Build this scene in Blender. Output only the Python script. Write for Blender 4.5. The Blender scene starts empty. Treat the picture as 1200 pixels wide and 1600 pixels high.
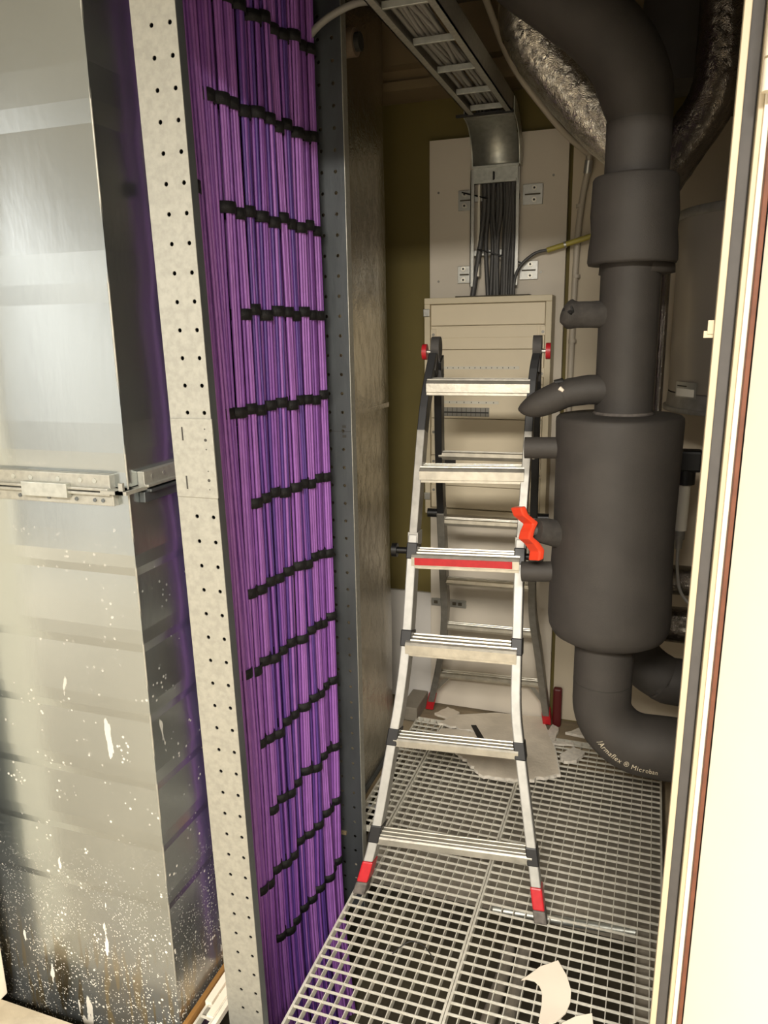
import bpy, bmesh, math, random
from mathutils import Vector, Matrix
random.seed(7)
SC = bpy.context.scene
COL = SC.collection

# ------------------------------------------------------------------ camera
F, YAW, PIT, ROLL, H = 1190.0, math.radians(19.5), math.radians(13.4), math.radians(1.0), 1.6
fw = Vector((-math.sin(YAW) * math.cos(PIT), math.cos(YAW) * math.cos(PIT), -math.sin(PIT)))
r0 = Vector((math.cos(YAW), math.sin(YAW), 0)); d0 = fw.cross(r0)
rt = r0 * math.cos(ROLL) + d0 * math.sin(ROLL); dn = -r0 * math.sin(ROLL) + d0 * math.cos(ROLL)
cam = bpy.data.cameras.new('camera'); co = bpy.data.objects.new('camera', cam); COL.objects.link(co)
cam.sensor_fit = 'HORIZONTAL'; cam.sensor_width = 36; cam.lens = F / 1200 * 36; cam.clip_start = 0.02
m = Matrix.Identity(4)
for i in range(3):
    m[i][0] = rt[i]; m[i][1] = -dn[i]; m[i][2] = -fw[i]
m[2][3] = H
co.matrix_world = m; SC.camera = co

# ------------------------------------------------------------------ world, lamps, exposure
w = bpy.data.worlds.new('world'); SC.world = w; w.use_nodes = True
w.node_tree.nodes['Background'].inputs[0].default_value = (1, 0.95, 0.88, 1)
w.node_tree.nodes['Background'].inputs[1].default_value = 0.08
def area(name, loc, rot, sx, sy, power, col):
    l = bpy.data.lights.new(name, 'AREA'); l.shape = 'RECTANGLE'; l.size = sx; l.size_y = sy
    l.energy = power; l.color = col
    o = bpy.data.objects.new(name, l); COL.objects.link(o); o.location = loc; o.rotation_euler = rot
    return o
area('corridor_area_light', (0.10, -1.25, 2.55), (0, 0, 0), 1.2, 0.6, 205, (1, 0.94, 0.84))  # ceiling lamp of the corridor
area('corridor_area_light', (-5.3, -1.4, 2.55), (0, 0, 0), 1.2, 0.35, 215, (1, 0.98, 0.95))  # unseen fill light added to brighten the corridor mirrored in the duct
vs = SC.view_settings
vs.view_transform = 'Standard'; vs.look = 'None'; vs.gamma = 1; vs.use_curve_mapping = False; vs.exposure = 0.62

# ------------------------------------------------------------------ materials
def lin(h):
    out = []
    for i in (0, 2, 4):
        c = int(h[i:i + 2], 16) / 255
        out.append(c / 12.92 if c <= 0.04045 else ((c + 0.055) / 1.055) ** 2.4)
    return out + [1]
MATS = {}
def mat(name, hexc, rough=0.5, metal=0.0, noise=0.0, nscale=20, bump=0.0, bscale=200, stretch=(1, 1, 1), hex2=None, rvar=0.0, bdetail=4, bdist=0.01):
    M = bpy.data.materials.new(name); M.use_nodes = True; MATS[name] = M
    nt = M.node_tree; b = nt.nodes['Principled BSDF']
    c = lin(hexc); b.inputs['Base Color'].default_value = c
    b.inputs['Roughness'].default_value = rough; b.inputs['Metallic'].default_value = metal
    tc = nt.nodes.new('ShaderNodeTexCoord'); mp = nt.nodes.new('ShaderNodeMapping')
    mp.inputs['Scale'].default_value = stretch
    nt.links.new(tc.outputs['Object'], mp.inputs[0])
    if noise or hex2:
        n = nt.nodes.new('ShaderNodeTexNoise'); n.inputs['Scale'].default_value = nscale; n.inputs['Detail'].default_value = 6
        nt.links.new(mp.outputs[0], n.inputs['Vector'])
        mx = nt.nodes.new('ShaderNodeMix'); mx.data_type = 'RGBA'
        c2 = lin(hex2) if hex2 else [c[0] * (1 - noise), c[1] * (1 - noise), c[2] * (1 - noise), 1]
        rp = nt.nodes.new('ShaderNodeValToRGB'); rp.color_ramp.elements[0].position = 0.35; rp.color_ramp.elements[1].position = 0.65
        nt.links.new(n.outputs['Fac'], rp.inputs[0]); nt.links.new(rp.outputs[0], mx.inputs[0])
        mx.inputs[6].default_value = c; mx.inputs[7].default_value = c2
        nt.links.new(mx.outputs[2], b.inputs['Base Color'])
        if rvar:
            mr = nt.nodes.new('ShaderNodeMapRange'); mr.inputs[3].default_value = rough - rvar; mr.inputs[4].default_value = rough + rvar
            nt.links.new(n.outputs['Fac'], mr.inputs[0]); nt.links.new(mr.outputs[0], b.inputs['Roughness'])
    if bump:
        n2 = nt.nodes.new('ShaderNodeTexNoise'); n2.inputs['Scale'].default_value = bscale; n2.inputs['Detail'].default_value = bdetail
        nt.links.new(mp.outputs[0], n2.inputs['Vector'])
        bp = nt.nodes.new('ShaderNodeBump'); bp.inputs['Strength'].default_value = bump; bp.inputs['Distance'].default_value = bdist
        nt.links.new(n2.outputs['Fac'], bp.inputs['Height']); nt.links.new(bp.outputs[0], b.inputs['Normal'])
    return M

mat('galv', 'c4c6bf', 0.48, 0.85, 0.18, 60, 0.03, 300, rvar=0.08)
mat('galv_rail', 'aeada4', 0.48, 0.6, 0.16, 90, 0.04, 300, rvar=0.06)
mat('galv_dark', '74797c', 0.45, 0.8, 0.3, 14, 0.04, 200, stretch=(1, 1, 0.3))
mat('bracket', 'b9b9b4', 0.4, 0.8, 0.1, 80)
mat('grate', 'e6e2d4', 0.5, 0.3, 0.2, 60)
mat('alu', 'd8d4c8', 0.38, 0.75, 0.2, 30, 0.05, 120, stretch=(1, 1, 1))
mat('alu_leg', 'b9b8b3', 0.5, 0.45, 0.15, 40)
mat('alu_dark', '94918a', 0.45, 0.6, 0.2, 40)
mat('lad_black', '1a1a1c', 0.45, 0.0)
mat('black_plastic', '121213', 0.4)
mat('red_plastic', 'c3232c', 0.4, noise=0.15, nscale=60)
mat('red_dark', '5a1416', 0.5)
mat('grey_rubber', '6d6660', 0.7, noise=0.5, nscale=60)
mat('orange', 'ea4a2c', 0.35)
mat('purple', '9d66b6', 0.42, 0, 0.12, 30, 0.15, 500)
mat('purple2', '8652a4', 0.42, 0, 0.12, 30, 0.15, 500)
mat('purple3', '593a88', 0.42, 0, 0.12, 30, 0.15, 500)  # darker copy of the cable purple, paints shade into the gaps
mat('velcro', '0c0b0c', 0.65, bump=0.3, bscale=600)
mat('foam', '403c38', 0.68, 0, 0.18, 12, 0.25, 420, bdist=0.002)
mat('foam_end', '423e3a', 0.85, 0, 0.3, 50, 0.3, 300, bdist=0.002)
mat('print', 'd6ccb4', 0.7)
mat('olive', '6c6030', 0.75, 0, 0.12, 3, 0.05, 200)
mat('board', 'd3cabb', 0.8, 0, 0.05, 4, 0.03, 300)
mat('board_low', 'd2cec8', 0.75, 0, 0.05, 4)
mat('wall_beige', 'c9bda7', 0.8, 0, 0.06, 4)
mat('panel', 'dccfb4', 0.5, 0, 0.03, 6)
mat('panel_frame', 'd0c4a8', 0.5)
mat('gap_dark', '4a4335', 0.8)
mat('glasswin', '8f8c84', 0.15)
mat('white_strip', 'd6d1c2', 0.5)
mat('ink', '1c1b1a', 0.6)
mat('concrete', '9a8a70', 0.9, 0, 0.3, 9, 0.3, 60)
mat('slab', '8e8678', 0.9, 0, 0.25, 7, 0.3, 60)
mat('pit', '5a523f', 0.95, 0, 0.4, 6, 0.3, 40)
mat('corr_floor', 'b0a48e', 0.8, 0, 0.2, 14, 0.2, 80)
mat('corr_wall', 'b4b2ad', 0.8)
mat('corr_dark', '35332f', 0.6)
mat('ceil', '5d5344', 0.9, 0, 0.2, 6)
mat('beam', '857458', 0.85, 0, 0.15, 6)
mat('cable_grey', '8d8a84', 0.5)
mat('cable_dark', '4b4a49', 0.5)
mat('cable_black', '161616', 0.5)
mat('conduit', 'b9b0a0', 0.45)
mat('yellow', 'a89c45', 0.45)
mat('cream_door', 'f6eedc', 0.5, 0, 0.03, 3)
mat('frame_cream', 'b5a78c', 0.5)
mat('gasket', '4d4a48', 0.7, 0, 0.1, 40)
mat('brown_seal', '6a3d28', 0.7, 0, 0.3, 30)
mat('hinge', 'e8dfca', 0.4, 0.2)
mat('plaster', 'ddd2c0', 0.9, 0, 0.14, 14, 0.15, 90)
mat('plaster_edge', 'e6dfd2', 0.95, 0, 0.2, 60)
mat('paper', 'eee2cf', 0.7, 0, 0.04, 8)
mat('tank', 'a39c90', 0.36, 0.5, 0.05, 4)
mat('wood', '9a6f38', 0.7, 0, 0.3, 20, stretch=(1, .1, 1))
mat('sleeve', '8a7866', 0.6, 0, 0.2, 30)

def foil_mat(name, hexc, rough, bump, scale, stretch, dist, metal=0.95):
    M = mat(name, hexc, rough, metal, 0.12, 5, 0, 1, rvar=0.06)
    nt = M.node_tree; b = nt.nodes['Principled BSDF']
    tc = nt.nodes['Texture Coordinate']; mp = nt.nodes.new('ShaderNodeMapping'); mp.inputs['Scale'].default_value = stretch
    nt.links.new(tc.outputs['Object'], mp.inputs[0])
    v = nt.nodes.new('ShaderNodeTexVoronoi'); v.inputs['Scale'].default_value = scale; v.feature = 'F1'
    n = nt.nodes.new('ShaderNodeTexNoise'); n.inputs['Scale'].default_value = scale * 0.6; n.inputs['Detail'].default_value = 5; n.inputs['Distortion'].default_value = 1.2
    nt.links.new(mp.outputs[0], n.inputs['Vector'])
    mv = nt.nodes.new('ShaderNodeMix'); mv.data_type = 'RGBA'; mv.inputs[0].default_value = 0.12
    nt.links.new(mp.outputs[0], mv.inputs[6]); nt.links.new(n.outputs['Color'], mv.inputs[7]); nt.links.new(mv.outputs[2], v.inputs['Vector'])
    ad = nt.nodes.new('ShaderNodeMath'); ad.operation = 'ADD'
    nt.links.new(v.outputs['Distance'], ad.inputs[0]); nt.links.new(n.outputs['Fac'], ad.inputs[1])
    bp = nt.nodes.new('ShaderNodeBump'); bp.inputs['Strength'].default_value = bump; bp.inputs['Distance'].default_value = dist
    nt.links.new(ad.outputs[0], bp.inputs['Height']); nt.links.new(bp.outputs[0], b.inputs['Normal'])
    return M
foil_mat('foil', 'e4dfd5', 0.26, 0.34, 75, (1, 1, 1), 0.007)
foil_mat('foil_dark', '7c756c', 0.2, 0.34, 80, (1, 1, 1), 0.007)
foil_mat('foil_col', 'c0bbb0', 0.24, 0.24, 42, (1.0, 1.0, 0.8), 0.006, 0.95)

def duct_mat():
    M = mat('duct', 'bac1c3', 0.22, 0.95, 0.12, 3, 0.02, 60, stretch=(1, 1, 0.4))
    nt = M.node_tree; b = nt.nodes['Principled BSDF']
    tc = nt.nodes['Texture Coordinate']
    base_link = b.inputs['Base Color'].links[0].from_socket
    sep = nt.nodes.new('ShaderNodeSeparateXYZ'); nt.links.new(tc.outputs['Object'], sep.inputs[0])
    def math_(op, a, bb=None):
        n = nt.nodes.new('ShaderNodeMath'); n.operation = op; n.use_clamp = True
        for k, s in enumerate((a, bb)):
            if s is None: continue
            if isinstance(s, (int, float)): n.inputs[k].default_value = s
            else: nt.links.new(s, n.inputs[k])
        return n.outputs[0]
    def mrange(s, a, b_, c, d):
        n = nt.nodes.new('ShaderNodeMapRange'); nt.links.new(s, n.inputs[0])
        for k, v in zip((1, 2, 3, 4), (a, b_, c, d)): n.inputs[k].default_value = v
        return n.outputs[0]
    low = mrange(sep.outputs['Z'], 0.0, 0.5, 1, 0)          # dirt and splatter grow towards the floor
    mid = mrange(sep.outputs['Z'], 0.2, 1.5, 1, 0)
    def noise(scale, det, st=(1, 1, 1)):
        mp = nt.nodes.new('ShaderNodeMapping'); mp.inputs['Scale'].default_value = st; nt.links.new(tc.outputs['Object'], mp.inputs[0])
        n = nt.nodes.new('ShaderNodeTexNoise'); n.inputs['Scale'].default_value = scale; n.inputs['Detail'].default_value = det
        nt.links.new(mp.outputs[0], n.inputs['Vector']); return n.outputs['Fac']
    def mixc(fac, a, hexb):
        n = nt.nodes.new('ShaderNodeMix'); n.data_type = 'RGBA'; nt.links.new(fac, n.inputs[0]); nt.links.new(a, n.inputs[6]); n.inputs[7].default_value = lin(hexb); return n.outputs[2]
    dirt = math_('MULTIPLY', mrange(noise(5, 8, (1, 1, 0.5)), 0.36, 0.62, 0, 1), mrange(sep.outputs['Z'], 0.06, 0.42, 0.85, 0))
    c = mixc(dirt, base_link, '6c6557')
    rust = math_('MULTIPLY', mrange(noise(48, 8, (1, 1, 0.12)), 0.52, 0.58, 0, 1), mrange(sep.outputs['Z'], 0.0, 0.22, 0.9, 0))
    c = mixc(rust, c, '9a8a68')
    # plaster splatter: voronoi dots, thinned by noise
    def dots(scale, rad):
        v = nt.nodes.new('ShaderNodeTexVoronoi'); v.inputs['Scale'].default_value = scale; v.inputs['Randomness'].default_value = 1
        nt.links.new(tc.outputs['Object'], v.inputs['Vector'])
        return mrange(v.outputs['Distance'], rad, rad * 0.7, 0, 1)
    d1 = math_('MULTIPLY', dots(70, 0.26), mrange(noise(16, 3), 0.56, 0.62, 0, 1))
    d1 = math_('MULTIPLY', d1, mid)
    d2 = math_('MULTIPLY', dots(150, 0.3), mrange(noise(22, 3), 0.42, 0.5, 0, 1))
    d2 = math_('MULTIPLY', d2, low)
    st = math_('MULTIPLY', mrange(noise(20, 6, (1, 1, 0.3)), 0.69, 0.70, 0, 1), mid)
    c = mixc(math_('ADD', math_('ADD', d1, d2), st), c, 'e9e4d8')
    nt.links.new(c, b.inputs['Base Color'])
    mt = math_('SUBTRACT', 0.95, math_('ADD', math_('ADD', math_('ADD', d1, d2), st), math_('MULTIPLY', dirt, 0.5)))
    nt.links.new(mt, b.inputs['Metallic'])
duct_mat()

# ------------------------------------------------------------------ helpers
class MB:
    def __init__(s): s.v = []; s.f = []; s.sm = []
    def add(s, vs, fs, smooth=False):
        o = len(s.v); s.v += [tuple(p) for p in vs]
        for f in fs: s.f.append(tuple(i + o for i in f)); s.sm.append(smooth)
        return s
    def box(s, x0, x1, y0, y1, z0, z1):
        return s.add([(x0, y0, z0), (x1, y0, z0), (x1, y1, z0), (x0, y1, z0), (x0, y0, z1), (x1, y0, z1), (x1, y1, z1), (x0, y1, z1)],
                     [(0, 3, 2, 1), (4, 5, 6, 7), (0, 1, 5, 4), (1, 2, 6, 5), (2, 3, 7, 6), (3, 0, 4, 7)])
    def beam(s, a, b, wx, wy, up=(0, 0, 1)):
        """rectangular bar from a to b; wx = width along side vector, wy = other"""
        a, b = Vector(a), Vector(b); d = (b - a).normalized(); u = Vector(up)
        sd = d.cross(u).normalized(); up2 = sd.cross(d)
        q = [(-1, -1), (1, -1), (1, 1), (-1, 1)]
        vs = [p + sd * (i * wx / 2) + up2 * (j * wy / 2) for p in (a, b) for i, j in q]
        return s.add(vs, [(0, 1, 2, 3), (7, 6, 5, 4), (0, 4, 5, 1), (1, 5, 6, 2), (2, 6, 7, 3), (3, 7, 4, 0)])
    def strip(s, pts, wx, wy, side):
        """rectangular bar swept through pts with a fixed side vector"""
        side = Vector(side).normalized(); n = len(pts); vs = []
        P = [Vector(p) for p in pts]
        for i in range(n):
            d = (P[min(i + 1, n - 1)] - P[max(i - 1, 0)]).normalized(); o = d.cross(side).normalized()
            for a, b in ((-1, -1), (1, -1), (1, 1), (-1, 1)): vs.append(P[i] + side * (a * wx / 2) + o * (b * wy / 2))
        fs = [(3, 2, 1, 0), tuple(4 * (n - 1) + k for k in range(4))]
        for i in range(n - 1):
            for k in range(4): fs.append((4 * i + k, 4 * i + (k + 1) % 4, 4 * i + 4 + (k + 1) % 4, 4 * i + 4 + k))
        return s.add(vs, fs)
    def tube(s, pts, r, n=12, caps=True, wob=None):
        P = [Vector(p) for p in pts]; L = len(P)
        R = r if isinstance(r, (list, tuple)) else [r] * L
        t0 = (P[1] - P[0]).normalized(); ref = Vector((0, 0, 1)) if abs(t0.z) < 0.9 else Vector((0, 1, 0))
        u = t0.cross(ref).normalized(); vs = []
        for i in range(L):
            t = (P[min(i + 1, L - 1)] - P[max(i - 1, 0)]).normalized()
            u = (u - t * u.dot(t)).normalized(); v = t.cross(u)
            for k in range(n):
                a = 2 * math.pi * k / n; rr = R[i] * (1 + (wob(i, k) if wob else 0))
                vs.append(P[i] + (u * math.cos(a) + v * math.sin(a)) * rr)
        fs = [(i * n + k, i * n + (k + 1) % n, (i + 1) * n + (k + 1) % n, (i + 1) * n + k) for i in range(L - 1) for k in range(n)]
        s.add(vs, fs, True)
        if caps:
            s.add(vs[:n], [tuple(range(n))[::-1]]); s.add(vs[-n:], [tuple(range(n))])
        return s
    def lathe(s, cx, cy, prof, n=40, fn=None):
        """prof: (r, z) list, around a vertical axis; fn(angle, z) scales the radius"""
        vs = []
        for r, z in prof:
            for k in range(n):
                a = 2 * math.pi * k / n; rr = r * (fn(a, z) if fn else 1)
                vs.append((cx + rr * math.cos(a), cy + rr * math.sin(a), z))
        fs = [(i * n + k, i * n + (k + 1) % n, (i + 1) * n + (k + 1) % n, (i + 1) * n + k) for i in range(len(prof) - 1) for k in range(n)]
        return s.add(vs, fs, True)
    def prism(s, poly, z0, z1):
        n = len(poly)
        vs = [(x, y, z0) for x, y in poly] + [(x, y, z1) for x, y in poly]
        fs = [tuple(range(n))[::-1], tuple(range(n, 2 * n))] + [(i, (i + 1) % n, n + (i + 1) % n, n + i) for i in range(n)]
        return s.add(vs, fs)
    def build(s, name, mats, parent=None, bevel=0, at=None):
        me = bpy.data.meshes.new(name); me.from_pydata(s.v, [], s.f)
        me.polygons.foreach_set('use_smooth', s.sm)
        bm = bmesh.new(); bm.from_mesh(me)
        bmesh.ops.recalc_face_normals(bm, faces=bm.faces[:]); bm.to_mesh(me); bm.free()
        for k in ([mats] if isinstance(mats, str) else mats): me.materials.append(MATS[k])
        o = bpy.data.objects.new(name, me); COL.objects.link(o)
        if parent is not None: o.parent = parent
        if bevel:
            b = o.modifiers.new('bevel', 'BEVEL'); b.width = bevel; b.segments = 2; b.limit_method = 'ANGLE'
        if at: o.location = at
        return o
def tag(o, label, cat, group=None, kind=None):
    if label: o['label'] = label
    if cat: o['category'] = cat
    if group: o['group'] = group
    if kind: o['kind'] = kind
    return o
def empty(name, label, cat, group=None, loc=(0, 0, 0)):
    # the thing's own origin stays at the world origin so that parts keep room coordinates
    o = bpy.data.objects.new(name, None); COL.objects.link(o); o.location = loc; o.empty_display_size = 0.05
    return tag(o, label, cat, group)
def struct(o, label=None):
    o['kind'] = 'structure'
    if label: o['label'] = label
    return o
def bez(pts, n=8):
    """Catmull-Rom through pts"""
    P = [Vector(p) for p in pts]; out = []
    for i in range(len(P) - 1):
        a, b, c, d = P[max(i - 1, 0)], P[i], P[i + 1], P[min(i + 2, len(P) - 1)]
        for k in range(n):
            t = k / n
            out.append(0.5 * ((2 * b) + (c - a) * t + (2 * a - 5 * b + 4 * c - d) * t * t + (3 * b - a - 3 * c + d) * t ** 3))
    out.append(P[-1]); return out
def copy_to(o, parent, loc=None):
    c = o.copy(); COL.objects.link(c); c.parent = parent
    if loc is not None: c.location = loc
    return c

# ================================================================== SETTING
CZ = 2.66
# back wall: olive sheet, boards fixed to it
struct(MB().box(-2.1, 1.0, 3.0, 3.1, -0.6, CZ).build('wall_back', 'olive'), 'dull olive back wall of the shaft')
struct(MB().box(-2.2, -2.1, 1.25, 3.1, -0.6, CZ).build('wall_left', 'corr_wall'))
struct(MB().box(0.95, 1.05, 1.25, 3.1, -0.6, CZ).build('wall_right', 'wall_beige'))
struct(MB().box(-2.2, 1.05, 1.15, 3.1, CZ, CZ + 0.1).build('ceiling', 'ceil'))
struct(MB().box(-1.3, 1.0, 2.86, 3.0, 2.43, CZ).box(-1.3, 1.0, 2.80, 2.86, 2.50, CZ).build('trim_1', 'beam'), 'pale timber beam under the ceiling along the back wall')
struct(MB().box(-1.3, 1.0, 2.84, 2.86, 2.43, 2.46).build('trim_2', 'beam'), 'narrow batten under the ceiling beam')
# front wall with the doorway; unseen lintel stepped to shape the light
fwl = MB().box(-8, -1.47, 1.10, 1.16, 0, 2.6).box(-1.47, -0.74, 1.10, 1.16, 2.46, 2.7).box(-0.74, 0.2, 1.10, 1.16, 2.185, 2.7).box(0.2, 3, 1.10, 1.16, 0, 2.6)
struct(fwl.build('wall_front', 'corr_wall'))
struct(MB().box(-1.47, -1.437, 1.06, 1.17, 0, 2.24).build('trim_3', 'cream_door', bevel=0.003), 'white jamb of the doorway beside the duct')
struct(MB().box(-8, 3, -2.6, 1.15, -0.1, 0).build('floor', 'corr_floor'), 'pale beige corridor floor up to the threshold')
struct(MB().box(-8, 3, -2.7, -2.6, 0, 2.6).build('wall_corridor', 'corr_wall'))
struct(MB().box(-5.45, -4.85, -2.6, -2.57, 0, 2.1).build('reflection_panel', 'corr_dark', bevel=0.004), 'unseen dark panel added across the corridor to darken the duct reflection')  # added only for the dark band mirrored in the duct
struct(MB().box(-8, 3, -2.7, 1.16, 2.6, 2.7).build('ceiling_corridor', 'corr_wall'))
# pit below the grating
struct(MB().box(-2.1, 1.0, 1.15, 3.0, -0.75, -0.62).build('floor_pit', 'pit'), 'dark pit floor under the grating')
struct(MB().box(-0.86, 0.12, 2.03, 2.83, -0.18, -0.13).build('floor_slab', 'slab'), 'grey concrete slab under the far half of the grating')
struct(MB().box(0.045, 0.95, 1.15, 1.98, -0.5, -0.07).build('floor_step', 'slab'), 'concrete ledge under the near right of the grating')
struct(MB().box(-1.3, 0.95, 2.83, 3.0, -0.3, -0.012).build('floor_ledge', 'concrete'), 'stained concrete ledge along the back wall')
struct(MB().box(0.125, 0.95, 1.98, 2.83, -0.3, -0.012).build('floor_side', 'concrete'))
struct(MB().box(-2.1, 0.95, 1.15, 1.17, -0.62, -0.1).build('wall_pit', 'pit'))

# boards on the back wall
def board(x0, x1, z0, z1, y0, y1, mt, label, screws=()):
    e = empty('wall_board', label, 'board')
    MB().box(x0, x1, y0, y1, z0, z1).build('sheet', mt, e, bevel=0.001)
    for (x, z) in screws:
        MB().tube([(x, y0 - 0.0015, z), (x, y0 + 0.002, z)], 0.0045, 8).build('screw', 'alu_dark', e)
    return e
board(-0.845, -0.333, 0.0, 2.283, 2.965, 2.99, 'board', 'tall white board screwed to the wall behind the electrical panel',
      [(-0.81, 2.1), (-0.81, 1.78), (-0.385, 2.13), (-0.42, 1.8)])
board(-1.3, -0.80, 0.0, 0.5, 2.985, 3.0, 'board_low', 'low pale board at the foot of the olive wall by the foil column')
board(-0.32, 0.95, 0.0, 2.27, 2.985, 3.0, 'wall_beige', 'wide beige wall board behind the black pipes')

# ------------------------------------------------------------------ door frame and open leaf on the right
d1 = bpy.data.objects.new('door_1', None); COL.objects.link(d1); struct(d1, 'open cream door with its frame at the right edge')
LEAN = 0.011
def jamb(name, x0, x1, y0, y1, mt, z0=0, z1=2.24):
    f = lambda z: LEAN * (z - 1.34)
    b = MB(); b.add([(x0 + f(z), y0, z) if i == 0 else (x1 + f(z), y0, z) if i == 1 else (x1 + f(z), y1, z) if i == 2 else (x0 + f(z), y1, z) for z in (z0, z1) for i in range(4)],
                    [(0, 3, 2, 1), (4, 5, 6, 7), (0, 1, 5, 4), (1, 2, 6, 5), (2, 3, 7, 6), (3, 0, 4, 7)])
    return b.build(name, mt, d1, bevel=0.001)
jamb('frame', 0.0685, 0.0775, 1.13, 1.15, 'frame_cream')
jamb('gasket', 0.0775, 0.0925, 1.142, 1.155, 'gasket')
jamb('frame_rebate', 0.0945, 0.101, 1.125, 1.16, 'frame_cream')
jamb('frame_face', 0.101, 0.1075, 1.118, 1.16, 'cream_door')
jamb('frame_back', 0.072, 0.20, 1.158, 1.20, 'corr_dark')
jamb('brown_seal', 0.1075, 0.1135, 1.10, 1.16, 'brown_seal')
lf = MB(); lx0, ly0, lx1, ly1 = 0.1145, 1.105, 0.44, 0.20
dv = Vector((lx1 - lx0, ly1 - ly0, 0)).normalized(); nv = Vector((-dv.y, dv.x, 0))
f = lambda z: LEAN * (z - 1.34)
q = [Vector((lx0, ly0, 0)), Vector((lx1, ly1, 0)), Vector((lx1, ly1, 0)) + nv * 0.045, Vector((lx0, ly0, 0)) + nv * 0.045]
lf.add([(p.x + f(z), p.y, z) for z in (0.01, 2.23) for p in q], [(0, 3, 2, 1), (4, 5, 6, 7), (0, 1, 5, 4), (1, 2, 6, 5), (2, 3, 7, 6), (3, 0, 4, 7)])
lf.build('door_leaf', 'cream_door', d1, bevel=0.003)
hx, hy = 0.1015, 1.095
for a, b in ((1.868, 1.905), (1.906, 1.968), (1.969, 2.03), (2.031, 2.07)):
    MB().tube([(hx + f(a), hy, a + 0.001), (hx + f(b), hy, b - 0.001)], 0.0085, 14).build('hinge', 'hinge', d1)
MB().box(0.0635, 0.071, 1.14, 1.15, 1.588, 1.606).box(0.059, 0.071, 1.142, 1.148, 1.583, 1.592).build('strike', 'frame_cream', d1)

# ================================================================== BIG DUCT (left)
duct = empty('air_duct', 'large galvanised air duct splashed with plaster beside the doorway', 'air duct')
def duct_section(name, zs, offs):
    xl, y1, y2, xr = -2.05, 1.23, 2.2, -0.974
    b = MB(); vs = []
    for z, o in zip(zs, offs):
        vs += [(xl, y1 - o, z), (xr + o, y1 - o, z), (xr + o, y2, z), (xl, y2, z)]
    n = len(zs); fs = []
    for i in range(n - 1):
        for k in range(4): fs.append((4 * i + k, 4 * i + (k + 1) % 4, 4 * i + 4 + (k + 1) % 4, 4 * i + 4 + k))
    b.add(vs, fs); return b.build(name, 'duct', duct)
def creased(zs):
    Z, O = [], []
    for a, b_ in zip(zs, zs[1:]):
        h = b_ - a
        Z += [a, a + 0.12 * h, a + 0.3 * h, a + 0.6 * h]
        O += [0.0] + ([0.0028, 0.004, 0.0025] if h > 0.1 else [0, 0, 0])
    return Z + [zs[-1]], O + [0.0]
duct_section('upper_section', *creased([1.305, 1.335, 1.66, 1.97, 2.3, 2.64]))
duct_section('lower_section', *creased([-0.12, 0.318, 0.47, 0.626, 0.789, 0.952, 1.12, 1.27, 1.297]))
MB().tube([(-0.973, 1.229, -0.1), (-0.973, 1.229, 2.64)], 0.0022, 8).build('corner_fold', 'galv_rail', duct)
# flange joint
fl = MB()
def fl_profile(b, x0, x1):
    b.box(x0, x1, 1.214, 1.232, 1.303, 1.332); b.box(x0, x1, 1.205, 1.232, 1.3, 1.306)
fb = MB(); fl_profile(fb, -2.05, -1.004); fb.build('flange_upper', 'galv_rail', duct, bevel=0.0015)
MB().box(-2.05, -1.0, 1.205, 1.232, 1.291, 1.297).box(-2.05, -1.0, 1.216, 1.232, 1.268, 1.292).build('flange_lower', 'galv_rail', duct, bevel=0.0015)
MB().box(-1.215, -1.10, 1.2, 1.214, 1.283, 1.312).build('clip', 'galv', duct, bevel=0.001)
MB().box(-1.02, -0.966, 1.203, 1.24, 1.295, 1.302).box(-0.985, -0.958, 1.203, 1.27, 1.295, 1.302).box(-0.978, -0.968, 1.206, 1.212, 1.297, 1.318).build('corner_plate', 'galv_rail', duct)
MB().box(-0.974, -0.958, 1.262, 2.2, 1.303, 1.332).box(-0.974, -0.949, 1.262, 2.2, 1.3, 1.306).build('flange_upper', 'galv_rail', duct, bevel=0.0015)
MB().box(-0.974, -0.949, 1.27, 2.2, 1.289, 1.295).box(-0.974, -0.96, 1.262, 2.2, 1.268, 1.29).build('flange_lower', 'galv_dark', duct, bevel=0.0015)
for x in (-1.04, -1.075, -1.13, -1.20, -1.245, -1.30, -1.36):
    MB().tube([(x, 1.2125, 1.319), (x, 1.2165, 1.319)], 0.005, 10).build('rivet', 'galv', duct)
for x in (-1.025, -1.045, -1.09, -1.16, -1.235, -1.295, -1.31):
    MB().tube([(x, 1.2135, 1.279), (x, 1.2175, 1.279)], 0.004, 10).build('rivet', 'galv_dark', duct)
for y in (1.29, 1.33, 1.375):
    MB().tube([(-0.9575, y, 1.319), (-0.9605, y, 1.319)], 0.005, 10).build('rivet', 'galv', duct)

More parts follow.
